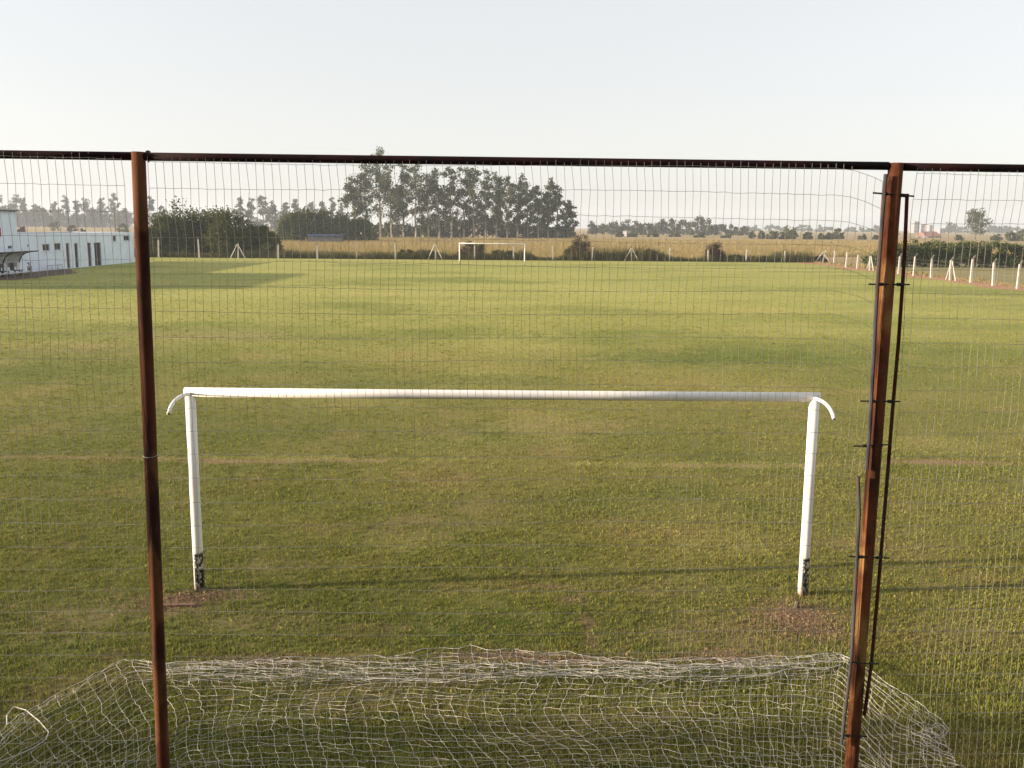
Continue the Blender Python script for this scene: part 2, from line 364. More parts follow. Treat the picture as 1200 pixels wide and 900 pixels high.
tag(link('verge_grass', npmesh('verge_grass', V, 3), M['dry']), 'short dry tufts along the side fence by the red dirt', 'grass tufts', kind='stuff')

# ------------------------------------------------------------------ foliage builders
def cards(cent, size, rng=RNG):
    n = len(cent); nrm = rng.normal(size=(n, 3)); nrm /= np.linalg.norm(nrm, axis=1, keepdims=True)
    t = np.cross(nrm, rng.normal(size=(n, 3))); t /= np.linalg.norm(t, axis=1, keepdims=True); bt = np.cross(nrm, t)
    s = size * (.5 + rng.random((n, 1)) * .9)
    V = np.stack([cent - t * s * .5, cent + bt * s * .38, cent + t * s * .55, cent - bt * s * .36], 1)
    return V.reshape(-1, 3)
def clumped(clumps, per, spread, size, squash=.8):
    c = np.repeat(np.array(clumps), per, axis=0)
    c = c + RNG.normal(size=c.shape) * np.array([spread, spread, spread * squash])
    return cards(c, size)
def gum_tree(base, H, cw, lean=0., nl=11, ncl=36, per=34, leaf=.55, mats=('euca', 'bark'), lo=.30, name='eucalyptus_tree', dense=1.):
    """open crowned tree: trunk, forked limbs, leaf clumps at the limb ends"""
    root = empty(name, base); r = random.Random(hash((round(base[0], 1), round(base[1], 1))) & 0xffff)
    tb = MB(); top = Vector((lean * H, r.uniform(-.03, .03) * H, H * .9)); r0 = H * .016
    axis = [Vector((top.x * t + math.sin(t * 5 + r.random() * 3) * H * .008, top.y * t, top.z * t)) for t in [i / 7 for i in range(8)]]
    tb.tube(axis, [r0 * (1 - .82 * i / 7) for i in range(8)], 6)
    cl = []
    for i in range(nl):
        t = lo + (.92 - lo) * (i + r.random()) / nl; an = r.uniform(0, 6.28); p0 = Vector((top.x * t, top.y * t, top.z * t))
        prof = math.sin(min(1, (t - lo + .18) / (1 - lo) * 1.15) * math.pi) ** .6 if t < .97 else .3
        L = cw / 2 * r.uniform(.55, 1.1) * max(.35, prof); rise = L * r.uniform(.35, 1.1)
        p2 = p0 + Vector((math.cos(an) * L, math.sin(an) * L, rise)); pm = p0.lerp(p2, .5) + Vector((0, 0, -L * .06))
        if p2.z > H * .97: p2.z = H * .97
        tb.tube([p0, pm, p2], [r0 * .42 * (1 - t * .5), r0 * .26, r0 * .1], 5)
        for k in range(max(1, int(ncl / nl))):
            q_ = p0.lerp(p2, r.uniform(.45, 1.1)) + Vector((r.gauss(0, cw * .06), r.gauss(0, cw * .06), r.gauss(0, cw * .05)))
            cl.append(tuple(q_))
    for k in range(4): cl.append((top.x + r.gauss(0, cw * .08), top.y + r.gauss(0, cw * .08), H * r.uniform(.88, .975)))
    tb.build('trunk', M[mats[1]], root)
    link('crown', npmesh('crown', clumped(cl, int(per * dense), cw * .052, leaf), 4), M[mats[0]], root)
    return root
def bush(base, W_, D_, H, leaf=.3, n=26, per=60, mat='bush', name='bush', stem=True, seed=0):
    """rounded, lumpy shrub: leaf clumps through a squat dome"""
    root = empty(name, base); r = random.Random(seed * 77 + int(abs(base[0]) * 10)); cl = []
    for k in range(n):
        an = r.uniform(0, 6.28); el = r.uniform(0, 1); rr = r.uniform(.35, 1) ** .5
        lump = .75 + .25 * math.sin(an * 3 + seed) * math.cos(el * 4 + seed * 2)
        z = H * (.06 + .86 * el * lump); wz = math.sqrt(max(.05, 1 - (el * .92) ** 2))
        cl.append((math.cos(an) * W_ / 2 * rr * wz * .88, math.sin(an) * D_ / 2 * rr * wz * .88, z))
    sp = min(W_, H) * .085
    if stem:
        tb = MB()
        for k in range(5):
            c = r.choice(cl); tb.tube([(0, 0, 0), (c[0] * .4, c[1] * .4, c[2] * .5), (c[0] * .9, c[1] * .9, c[2] * .95)], [H * .022, H * .014, H * .005], 5)
        tb.build('trunk', M['darkbark'], root)
    V = clumped(cl, per, sp, leaf); V[:, 2] = np.maximum(V[:, 2], .02)
    link('crown', npmesh('crown', V, 4), M[mat], root)
    return root
ORD = 'first second third fourth fifth sixth seventh eighth ninth tenth eleventh twelfth thirteenth fourteenth fifteenth sixteenth seventeenth eighteenth nineteenth twentieth'.split()
ORD += ['twenty-' + o for o in ORD[:9]]
def col_at(px, Y, base=0.):
    p = atY(px, 300, Y); return Vector((p.x, Y, base))
def hgt(px, py, Y): return atY(px, py, Y).z

# --- tall eucalyptus row
TR = [(416, 207, 30), (431, 187, 38), (446, 169, 38), (459, 190, 36), (473, 190, 32), (487, 190, 34), (502, 202, 28), (515, 196, 30), (529, 194, 30), (543, 193, 28),
      (556, 194, 28), (569, 199, 24), (581, 199, 28), (594, 204, 26), (606, 203, 24), (618, 212, 26), (630, 216, 22), (642, 206, 24), (653, 216, 22), (665, 234, 18)]
for i, (px, ty, w) in enumerate(TR):
    Y = 322 + random.uniform(-10, 10); bs = col_at(px, Y); H = hgt(px, ty, Y)
    o = gum_tree(bs, H, w * 1.25 * Y / FPX, lean=random.uniform(-.03, .03), nl=17, ncl=84, per=34, leaf=.62, lo=.14 if px > 450 else .24)
    lb = {0: 'leftmost eucalyptus of the tall dark row, branches spreading out over the field', 2: 'tallest eucalyptus, its top rising above the rusty fence rail',
          19: 'rightmost and shortest eucalyptus of the tall dark row'}.get(i, 'tall dark eucalyptus, %s from the left in the row behind the dry field' % ORD[i])
    tag(o, lb, 'tree', 'tall eucalyptus row behind the dry field')
US = [(442 + 14 * k, random.uniform(249, 261)) for k in range(17)]
for i, (px, ty) in enumerate(US):
    Y = 338 + random.uniform(-4, 8); bs = col_at(px, Y); H = hgt(px, ty, Y)
    o = bush(bs, 7, 4, H, .8, 24, 44, 'euca', 'understorey_bush', True, i)
    tag(o, 'dark understorey bush between the eucalyptus trunks, %s from the left' % ORD[i], 'bush', 'understorey below the eucalyptus row')

# --- big bushy trees, left, behind the far fence
BT = [(186, 243, 46, 'low dark bushy tree beside the left rusty fence post'), (214, 230, 62, 'tall bushy dark green tree with ragged top behind the far fence'),
      (243, 234, 58, 'broad dark green tree in the middle of the left thicket'), (268, 240, 54, 'rounded dark green tree at the right shoulder of the left thicket'),
      (287, 254, 38, 'small olive green tree at the right end of the left thicket'), (306, 256, 26, 'small grey green bush right of the left thicket'), (318, 270, 24, 'low spreading green bush in the dry grass right of the thicket'),
      (200, 266, 60, 'dense low shrub under the left thicket')]
for i, (px, ty, w, lb) in enumerate(BT):
    Y = YB + 6 + (i % 3) * 2.2; bs = col_at(px, Y); o = bush(bs, w * Y / FPX, 6, hgt(px, ty, Y), .30, 80, 90, 'bush', 'bushy_tree', True, i)
    tag(o, lb, 'tree', 'thicket left of the pitch')
BT2 = [(340, 245, 30, 'left shoulder of the dark tree clump beyond the dry grass'), (357, 236, 40, 'tallest dark tree of the clump beyond the dry grass'), (380, 242, 36, 'round dark tree in the middle of the clump beyond the dry grass'),
       (402, 247, 40, 'low dark tree right of the round one in the clump'), (424, 250, 36, 'rightmost low tree of the clump, touching the eucalyptus row')]
for i, (px, ty, w, lb) in enumerate(BT2):
    Y = 235 + i * 2; bs = col_at(px, Y); o = bush(bs, w * Y / FPX, 8, hgt(px, ty, Y), .5, 60, 80, 'bush', 'bushy_tree', True, i + 20)
    tag(o, lb, 'tree', 'dark tree clump beyond the dry grass')

# --- far hazy rows
def far_row(lst, Y, name, fmt, cat, group, kind='gum', mat='hazy', depth=0):
    for i, (px, ty, w) in enumerate(lst):
        y = Y + random.uniform(-.04, .04) * Y; bs = col_at(px, y); H = hgt(px, ty, y); cw = w * y / FPX
        if kind == 'gum': o = gum_tree(bs, H, cw, random.uniform(-.04, .04), 12, 60, 22, y * .0015, (mat, 'darkbark'), .14, name)
        else: o = bush(bs, cw, cw * .6, H, y * .0019, 22, 34, mat, name, True, i)
        tag(o, fmt % ORD[i], cat, group)
L1 = [(-12 + 11.5 * k + random.uniform(-3, 3), random.choice([228, 232, 236, 240, 226, 234, 244]), random.uniform(14, 24)) for k in range(15)]
far_row(L1, 880, 'hazy_tree', 'hazy grey tree, %s from left in the far row above the white building', 'tree', 'far tree row above the white building')
L1b = [(-10 + 9 * k, random.uniform(240, 249), 20) for k in range(19)]
far_row(L1b, 960, 'hazy_bush', 'low hazy tree, %s from left in the band behind the far left row', 'tree', 'low band behind the far left row', 'bush')
L2 = [(180, 229, 18), (193, 240, 14), (284, 230, 18), (296, 232, 16), (310, 228, 22), (322, 234, 18), (336, 236, 18), (350, 232, 20), (366, 236, 18), (380, 234, 18), (392, 231, 16), (402, 238, 14)]
far_row(L2, 700, 'hazy_tree', 'pale hazy tree, %s from left of those above the dark thickets', 'tree', 'pale far trees above the thickets')
L2b = [(296, 250, 26), (318, 252, 26), (338, 250, 26), (362, 252, 26), (388, 252, 26)]
far_row(L2b, 760, 'hazy_bush', 'low pale hazy tree, %s from the left behind the dark tree clump', 'tree', 'low pale trees behind the clump', 'bush')
L3 = [(694, 258, 14), (706, 260, 16), (719, 256, 18), (733, 254, 18), (745, 255, 18), (757, 258, 16), (768, 253, 18), (776, 251, 14), (787, 253, 18), (800, 256, 18), (810, 255, 16), (819, 250, 14), (830, 256, 20), (843, 259, 24), (858, 262, 20), (870, 264, 14)]
far_row(L3, 560, 'far_tree', 'grey green tree, %s from the left in the middle distance wood', 'tree', 'wood beyond the dry field right of centre', 'bush')
L4 = [(726, 271, 12), (740, 272, 14), (765, 272, 18), (790, 273, 16), (820, 273, 18), (850, 274, 16)]
far_row(L4, 430, 'field_bush', 'small dark bush before the middle distance wood, %s from the left', 'bush', 'small bushes at the field edge', 'bush', 'bush')
L5 = [(880, 268, 8), (891, 269, 8), (903, 268, 16), (915, 261, 26), (927, 267, 14), (946, 271, 12), (961, 273, 8), (970, 271, 10), (979, 267, 16), (1009, 273, 10), (1025, 275, 8), (1122, 275, 12), (1166, 274, 14), (1182, 270, 18), (1198, 267, 20)]
far_row(L5, 400, 'field_bush', 'dark bush on the right field edge, %s from the left beyond the wood', 'bush', 'bushes on the right field edge', 'bush', 'bush')
L6 = [(880, 264, 26), (905, 262, 30), (940, 262, 28), (965, 263, 26), (1000, 264, 30), (1022, 263, 24), (1112, 258, 14), (1125, 264, 20), (1160, 263, 18), (1172, 262, 18), (1185, 264, 20)]
far_row(L6, 1300, 'hazy_tree', 'faint blue grey tree on the right horizon, %s from the left', 'tree', 'faint trees on the right horizon', 'bush')
bs = col_at(1141, 430); o = gum_tree(bs, hgt(1141, 244, 430), 13, 0, 17, 110, 30, .6, ('euca', 'darkbark'), .12, 'lone_tree')
tag(o, 'lone tall open crowned tree on the right beyond the hedge', 'tree')
for px, ty, w, Y, lb in [(66, 256, 14, 520, 'green bush on the golden field above the white building'), (87, 262, 12, 430, 'low reddish scrub on the golden field left of the pole'), (145, 260, 13, 430, 'dark round bush on the golden field beside the left rusty post'),
                         (28, 266, 9, 330, 'low brown scrub on the golden field next to the tall white block'), (100, 268, 14, 300, 'low brown scrub just above the roof of the white building')]:
    bs = col_at(px, Y); tag(bush(bs, w * Y / FPX, 4, hgt(px, ty, Y), .6, 16, 40, 'brownleaf' if 'brown' in lb or 'red' in lb else 'bush', 'field_bush', True, int(px)), lb, 'bush')

# --- scrub along the far fence
SC = [(680, 272, 26, 'brownleaf', 'tall brown weedy bush behind the far fence right of the goal'), (672, 286, 30, 'weed', 'low dark green bush at the foot of the tall brown weed'), (555, 279, 44, 'brownleaf', 'brown scrubby bush behind the far goal'),
      (837, 281, 24, 'brownleaf', 'round dark purple brown bush standing alone at the far fence'), (590, 290, 40, 'weed', 'green brown scrub right behind the far goal'), (755, 291, 60, 'weed', 'wide green bush around the braced fence post right of the goal'),
      (728, 296, 30, 'weed', 'low green bush left of the braced fence post'), (500, 291, 40, 'weed', 'low bush beside the braced post left of the goal'), (475, 292, 30, 'weed', 'small green bush left of the goal between two fence posts'), (862, 297, 26, 'weed', 'small bush right of the round dark bush'),
      (905, 299, 44, 'weed', 'low green bush near the right end of the far fence'), (265, 281, 24, 'weed', 'pale green bush before the thicket beside the braced post'), (958, 298, 26, 'brownleaf', 'dry brown brush piled at the leaning corner post')]
for i, (px, ty, w, mt, lb) in enumerate(SC):
    Y = YB + 1.1 + .4 * (i % 3); bs = col_at(px, Y); tag(bush(bs, w * Y / FPX, 1.8, hgt(px, ty, Y), .15, 46, 95, mt, 'fence_bush', True, i + 50), lb, 'bush')

# --- hedge on the right
hb = empty('hedge', (RX + 5, 113, 0)); cl = []
HX0 = atY(1018, 300, 113).x; 
for k in range(1300):
    x = HX0 + random.random() ** .9 * 48; rise = min(1, .35 + (x - HX0) / 4.5)
    H = 2.75 * rise * (1 + .07 * math.sin(x * 1.9) + .05 * math.sin(x * 4.3))
    cl.append((x - RX - 5, random.uniform(-1.3, 2.2), random.uniform(.1, 1) * H))
V = clumped(cl, 75, .22, .18); V[:, 2] = np.maximum(V[:, 2], .02)
link('foliage', npmesh('foliage', V, 4), M['hedge'], hb)
b = MB()
for k in range(60):
    x = HX0 + .8 + k * .78 - RX - 5; b.tube([(x, .3, 0), (x + random.uniform(-.3, .3), .3, 1.5)], [.05, .02], 5)
b.build('stems', M['darkbark'], hb)
tag(hb, 'tall dense green hedge beyond the side fence on the right', 'hedge')

# --- skyline
def city(px0, px1, ty, Y, lb, mat='cityw', roof=None):
    a_ = atY(px0, 300, Y).x; c_ = atY(px1, 300, Y).x; h = hgt((px0 + px1) / 2, ty, Y)
    root = empty('distant_building', ((a_ + c_) / 2, Y, 0)); b = MB(); b.box((0, 0, h / 2), (c_ - a_, 14, h)); b.build('wall', M[mat], root)
    w = MB(); n = max(2, int((c_ - a_) / 6)); fl = max(1, int(h / 4))
    for i in range(n):
        for k in range(fl): w.box(((i + .5) / n * (c_ - a_) - (c_ - a_) / 2, -7.02, h * (k + .5) / fl), ((c_ - a_) / n * .45, .1, h / fl * .45))
    w.build('windows', M['glass'], root)
    b = MB()
    if roof:
        d = 7.6; hw = (c_ - a_) / 2 + .5
        b.add([(-hw, -d, h + .02), (hw, -d, h + .02), (hw, d, h + .02), (-hw, d, h + .02), (-hw, 0, h + 2.6), (hw, 0, h + 2.6)], [(0, 1, 5, 4), (3, 4, 5, 2), (0, 4, 3), (1, 2, 5), (0, 3, 2, 1)])
        b.build('roof', M[roof], root)
    else:
        b.box((0, 0, h + .25), ((c_ - a_) * 1.02, 14.6, .5)); b.build('parapet', M['cityw'], root)
    tag(root, lb, 'building')
city(1066, 1072, 260, 1150, 'tall narrow hazy tower block on the right horizon just right of the dark red bar')
city(1074, 1080, 263, 1200, 'middle hazy block of the skyline beside the narrow tower')
city(1084, 1087.5, 264, 1180, 'small hazy block at the right end of the skyline cluster')
city(1096, 1102, 268, 1000, 'low pale block on the horizon left of the lone tree')
city(1078, 1094, 277, 520, 'low house with a reddish tiled roof beyond the hedge', 'cityw', 'roofred')
city(1036, 1046, 275, 520, 'low pale house with a reddish roof between the rusty post and bar', 'wall', 'roofred')
city(731.5, 736, 272.2, 470, 'tiny pale farm house in front of the middle distance wood')

# --- utility poles
for px, ty, Y, lb in [(137, 243, 300, 'thin utility pole on the golden field above the white building')]:
    r_ = empty('utility_pole', col_at(px, Y)); b = MB(); h = hgt(px, ty, Y); b.tube([(0, 0, 0), (0, 0, h)], [.2, .13], 8); b.build('pole', M['oldwood'], r_)
    b = MB(); b.box((0, -.18, h - .5), (1.8, .12, .14)); b.build('crossarm', M['oldwood'], r_); tag(r_, lb, 'utility pole')

# ------------------------------------------------------------------ boundary fences
def post_geo(h, w, top=True, bent=0):
    b = MB(); hw = h * (.86 if top else 1.)
    b.add([(sx * w * k, sy * w * k, z) for z, k in ((0, .5), (hw, .42)) for sx, sy in ((-1, -1), (1, -1), (1, 1), (-1, 1))],
          [(0, 3, 2, 1), (4, 5, 6, 7), (0, 1, 5, 4), (1, 2, 6, 5), (2, 3, 7, 6), (3, 0, 4, 7)])
    t = MB()
    if top: t.tube([(0, 0, hw - .02), (bent * .35, 0, h)], [w * .44, w * .34], 4)
    return b, t
def fence(name, pts, label, bent=0, w=.15):
    root = empty(name, (pts[0][0], pts[0][1], 0)); O = root.location; ws = MB(); prev = None
    for x, y, h, kind in pts:
        lx, ly = x - O.x, y - O.y
        if kind == 's':       # dark wooden stake
            b = MB(); b.tube([(lx, ly, 0), (lx + random.uniform(-.1, .1), ly, h)], [.07, .05], 6); b.build('stake', M['oldwood'], root); continue
        pb, tb = post_geo(h, w * (1.15 if kind == 'p' else 1.), kind in 'ptb', bent)
        if kind == 'l': rot = Matrix.Rotation(R(14), 3, 'Y')
        else: rot = Matrix.Rotation(R(random.uniform(-3, 3)), 3, 'Y')
        for bb in (pb, tb): bb.v = [tuple(rot @ Vector(v) + Vector((lx, ly, 0))) for v in bb.v]
        po = pb.build('post', M['concrete'], root)
        if tb.v: tb.build('post_tip', M['concrete_dark'], po)
        if kind in 'bl':
            dirs = [(-1, 0), (1, 0)] if abs(pts[0][1] - pts[-1][1]) < 20 else [(0, -1), (0, 1)]
            for dx, dy in dirs:
                s_ = MB(); sp = .95
                s_.tube([(lx + dx * sp, ly + dy * sp - .1, 0), (lx + dx * .06, ly + dy * .06 - .06, h * .82)], .06, 5); s_.build('brace', M['concrete'], root)
        if prev is not None:
            for k in range(5):
                z = .25 + k * .34
                if z < min(h, prev[2]) - .05:
                    ws.tube([(prev[0] - O.x, prev[1] - O.y, z), ((prev[0] + x) / 2 - O.x, (prev[1] + y) / 2 - O.y, z - .03), (lx, ly, z)], .006, 3, False)
        prev = (x, y, h)
    ws.build('wire', M['fwire'], root); tag(root, label, 'fence'); return root
bp = []
for px, ty, k in [(140, 280, 'p'), (186, 278, 'p'), (233.5, 277, 'p'), (279, 283, 'b'), (326, 284, 'p'), (372, 285, 'p'), (418, 279, 't'), (463.5, 281, 'p'), (510, 283, 'b'), (556, 285, 'p'), (602, 285, 'p'), (648, 288, 'n'),
                  (694, 287, 'p'), (740, 288, 'b'), (784.5, 290, 'n'), (830, 291, 'p'), (874.5, 292, 'n'), (919.5, 292, 'p'), (929, 294, 's'), (942, 297, 's'), (950, 299, 's'), (964, 293, 'l')]:
    p = atY(px, 300, YB); bp.append((p.x, YB, hgt(px, ty, YB), k))
p = atY(977.5, 292, YB); bp.append((p.x, YB - .3, hgt(977.5, 292, YB), 'p'))
fence('wire_fence', bp, 'wire fence on white concrete posts along the far end of the pitch', 0, .17)
rp = []
for px, ty, k in [(991, 293, 'p'), (1004, 297, 'p'), (1019, 298, 'b'), (1035.5, 297, 'p'), (1053, 297, 'p'), (1071, 297, 'p'), (1091.5, 299, 'p'), (1114, 301, 'b'), (1138.5, 299, 'p'), (1165, 303, 'p'), (1194, 305, 'p'), (1226, 309, 'p'), (1264, 312, 'p')]:
    p = atX(px, 320, RX); rp.append((RX, p.y, min(2.6, max(1.8, atX(px, ty, RX).z)), k))
fence('wire_fence', rp, 'wire fence on leaning tipped white posts beside the red dirt track on the right', .55, .15)

# ------------------------------------------------------------------ white building
def wall_open(y0, y1, z1, opens, x, th, z0=0.):
    """wall in the plane X=x (front face), thickness th behind it, with real openings (ya,yb,za,zb)"""
    ys = sorted({y0, y1, *[o[0] for o in opens], *[o[1] for o in opens]}); zs = sorted({z0, z1, *[o[2] for o in opens], *[o[3] for o in opens]})
    bm = bmesh.new()
    solid = lambda i, j: 0 <= i < len(ys) - 1 and 0 <= j < len(zs) - 1 and not any(o[0] < (ys[i] + ys[i + 1]) / 2 < o[1] and o[2] < (zs[j] + zs[j + 1]) / 2 < o[3] for o in opens)
    def q(*v): bm.faces.new([bm.verts.new(p) for p in v])
    for i in range(len(ys) - 1):
        for j in range(len(zs) - 1):
            if not solid(i, j): continue
            a_, b_, c_, d_ = ys[i], ys[i + 1], zs[j], zs[j + 1]; X2 = x - th
            q((x, a_, c_), (x, b_, c_), (x, b_, d_), (x, a_, d_)); q((X2, a_, c_), (X2, a_, d_), (X2, b_, d_), (X2, b_, c_))
            if not solid(i - 1, j): q((x, a_, c_), (x, a_, d_), (X2, a_, d_), (X2, a_, c_))
            if not solid(i + 1, j): q((x, b_, c_), (X2, b_, c_), (X2, b_, d_), (x, b_, d_))
            if not solid(i, j + 1): q((x, a_, d_), (x, b_, d_), (X2, b_, d_), (X2, a_, d_))
            if not solid(i, j - 1): q((x, a_, c_), (X2, a_, c_), (X2, b_, c_), (x, b_, c_))
    bmesh.ops.remove_doubles(bm, verts=bm.verts, dist=1e-5)
    me = bpy.data.meshes.new('wall'); bm.to_mesh(me); bm.free(); return me
BX = LX; yS = atX(22, 300, BX).y; yE = atX(157.5, 300, BX).y; y0 = 62.
hl = atX(90, 273, BX).z; ht = atX(22, 248, BX).z
bd = empty('club_building', (0, 0, 0))
win = []; drs = []
def rect(pa, pb, ta, tb): return (atX(pa, ta, BX).y, atX(pb, ta, BX).y, atX((pa + pb) / 2, tb, BX).z, atX((pa + pb) / 2, ta, BX).z)
for a_ in [(49.6, 58, 286, 294), (63.6, 71, 285, 293), (132, 136, 276, 283), (144.7, 152, 276, 282), (31.8, 34, 286.5, 289.5)]: win.append(rect(*a_))
wt = rect(9, 14.4, 288, 291.5)
for pa, pb, ta, mt in [(77, 81, 285, 'door_red'), (87, 91, 285, 'door'), (102, 106.5, 284.5, 'door_red'), (110, 118, 284.3, 'door')]:
    r_ = rect(pa, pb, ta, 320); drs.append((r_[0], r_[1], 0.02, r_[3], mt))
link('wall', wall_open(yS, yE, hl, win + [d[:4] for d in drs], BX, .22), M['wall'], bd)
link('wall', wall_open(y0, yS - .003, ht, [wt], BX + .003, .25), M['wall'], bd)
b = MB(); D_ = 7.
b.box((BX - D_ - .11, (yS + yE) / 2, hl / 2), (.22, yE - yS, hl)); b.box((BX - .22 - D_ / 2, yE - .11, hl / 2), (D_ - .22, .22, hl - .01))
b.box((BX - D_ - .11, (y0 + yS) / 2, ht / 2), (.25, yS - y0, ht)); b.box((BX - .25 - D_ / 2, yS - .15, ht / 2), (D_ - .25, .22, ht - .01)); b.box((BX - .25 - D_ / 2, y0 + .12, ht / 2), (D_ - .25, .22, ht - .01))
b.build('back_wall', M['wall'], bd)
b = MB(); b.box((BX - D_ / 2 - .1, (yS + yE) / 2 + .1, hl - .15), (D_ - .3, yE - yS - .5, .1)); b.build('roof', M['trim'], bd)
b = MB(); b.box((BX - D_ / 2 - .02, (y0 + yS) / 2, ht + .07), (D_ + .5, yS - y0 + .25, .13)); b.build('roof', M['trim'], bd)
for i, (a_, c_, z0, z1) in enumerate(win + [wt]):
    th = .09; w_ = MB()
    w_.box((BX - .1, a_ + .03, (z0 + z1) / 2), (.06, .06, z1 - z0)); w_.box((BX - .1, c_ - .03, (z0 + z1) / 2), (.06, .06, z1 - z0))
    w_.box((BX - .1, (a_ + c_) / 2, z0 + .03), (.06, c_ - a_ - .12, .06)); w_.box((BX - .1, (a_ + c_) / 2, z1 - .03), (.06, c_ - a_ - .12, .06)); w_.box((BX - .1, (a_ + c_) / 2, (z0 + z1) / 2), (.05, .05, z1 - z0 - .12))
    wo = w_.build('window', M['frame'], bd); gl = MB(); gl.box((BX - .12, (a_ + c_) / 2, (z0 + z1) / 2), (.012, c_ - a_ - .1, z1 - z0 - .1)); gl.build('pane', M['glass'], wo)
    if i != 4:
        sl_ = MB(); sl_.box((BX + .04, (a_ + c_) / 2, z0 - .03), (.1, c_ - a_ + .12, .05)); sl_.build('sill', M['wall'], wo)
for a_, c_, z0, z1, mt in drs:
    d_ = MB(); d_.box((BX - .14, (a_ + c_) / 2, (z0 + z1) / 2), (.05, c_ - a_ - .02, z1 - z0 - .02)); do = d_.build('door', M[mt], bd)
    hn = MB(); hn.box((BX - .09, c_ - .18, 1.02), (.05, .12, .03)); hn.build('handle', M['frame'], do)
b = MB(); pz = atX(-3, 276, BX); b.box((BX + .03, 77.6, 3.9), (.03, 2.4, .75)); b.v = [(v[0], v[1] + (atX(0.5, 270, BX).y - 78.8), v[2] - 3.9 + atX(1, 272, BX).z) for v in b.v]; b.build('wall_panel', M['red'], bd)
tag(bd, 'long low white building with dark doors and a taller block at its near end', 'building')

# dugout shelter
sx = LX + 1.2; s1 = atX(21, 310, sx).y
du = empty('dugout', (sx, s1, 0)); Ld = 7.5
prof = [(0, 0), (.02, .7), (.1, 1.2), (.3, 1.6), (.65, 1.84), (1.1, 1.96), (1.75, 2.02)]
b = MB(); vs = []
for yy in (0, -Ld):
    for x, z in prof[1:]: vs.append((x, yy, z))
    for x, z in prof[1:]: vs.append((x - .02, yy, z + .035))
n = len(prof) - 1; fs = []
for i in range(n - 1):
    fs += [(i, i + 1, 2 * n + i + 1, 2 * n + i), (n + i, 3 * n + i, 3 * n + i + 1, n + i + 1), (i, n + i, n + i + 1, i + 1), (2 * n + i, 2 * n + i + 1, 3 * n + i + 1, 3 * n + i)]
fs += [(n - 1, 2 * n - 1, 4 * n - 1, 3 * n - 1), (0, 2 * n, 3 * n, n)]
b.add(vs, fs); b.build('shell', M['sheet'], du)
for k in range(4):
    b = MB(); b.tube([(x + .04, -k * Ld / 3 + (.05 if k == 0 else 0), z) for x, z in prof], .055, 6); b.build('arch', M['black'], du)
b = MB(); b.tube([(1.78, .05, 2.02), (1.78, -Ld - .05, 2.02)], .05, 6); b.build('front_rail', M['black'], du)
for k in range(7):
    st = MB(); y_ = -.6 - k * 1.02; st.box((.55, y_, .45), (.45, .5, .07)); st.box((.33, y_, .78), (.07, .5, .6)); so_ = st.build('seat', M['black'] if k % 2 else M['board'], du)
    lg = MB(); lg.box((.55, y_, .21), (.08, .08, .41)); lg.build('seat_leg', M['black'], so_)
b = MB(); b.box((.95, -Ld / 2, .30), (.3, Ld - .4, .06)); b.build('foot_board', M['board'], du)
tag(du, 'curved dugout shelter with a pale shell and dark arches in front of the white building', 'dugout')

# bicycle
def bicycle(loc, rz):
    r_ = empty('bicycle', loc, rz); bk = M['black']
    for x in (-.52, .52):
        w_ = MB(); w_.tube([(x + .33 * math.cos(t * math.pi / 10), 0, .34 + .33 * math.sin(t * math.pi / 10)) for t in range(21)], .022, 6, False); wo = w_.build('wheel', bk, r_)
        s_ = MB()
        for t in range(12): s_.tube([(x, 0, .34), (x + .32 * math.cos(t * math.pi / 6), 0, .34 + .32 * math.sin(t * math.pi / 6))], .003, 3, False)
        s_.build('spokes', M['frame'], wo)
    f_ = MB()
    for p_, q_ in [((-.52, 0, .34), (-.05, 0, .32)), ((-.05, 0, .32), (-.2, 0, .85)), ((-.52, 0, .34), (-.17, 0, .78)), ((-.05, 0, .32), (.34, 0, .78)), ((-.18, 0, .78), (.33, 0, .84)), ((.32, 0, .92), (.52, 0, .34))]: f_.tube([p_, q_], .018, 6)
    f_.build('frame', M['door_red'], r_)
    s_ = MB(); s_.tube([(-.34, 0, .9), (-.2, 0, .9), (-.06, 0, .88)], [.07, .06, .025], 6); s_.build('saddle', bk, r_)
    h_ = MB(); h_.tube([(.24, -.26, .98), (.33, -.12, 1.0), (.32, 0, .95), (.33, .12, 1.0), (.24, .26, .98)], .014, 6); h_.build('handlebar', bk, r_)
    c_ = MB(); c_.tube([(-.1, -.08, .2), (-.05, -.06, .32), (-.05, .06, .32), (0, .08, .44)], .014, 5); c_.build('pedals', bk, r_)
    return r_
p = gnd(27, 320); tag(bicycle((LX + 1.6, s1 + 1.1, .02), R(105)), 'dark bicycle parked beside the dugout shelter', 'bicycle')
# low metal bench
p = gnd(64, 316); bx_ = LX + .9; by_ = atX(64.5, 312, bx_).y; be = empty('metal_bench', (bx_, by_, 0)); Lb = (atX(71, 312, bx_).y - atX(57, 312, bx_).y)
b = MB()
for k in range(5): b.box((-.2 + k * .1, 0, .52), (.06, Lb, .03))
b.build('seat', M['frame'], be)
for s_ in (-1, 1):
    for t in (-1, 1):
        b = MB(); b.tube([(t * .18, s_ * Lb * .42, .5), (t * .26, s_ * Lb * .46, 0)], .025, 5); b.build('leg', M['frame'], be)
b = MB(); b.box((0, 0, .2), (.03, Lb * .85, .03)); b.build('stretcher', M['frame'], be)
tag(be, 'low grey metal bench against the white building left of the doors', 'bench')
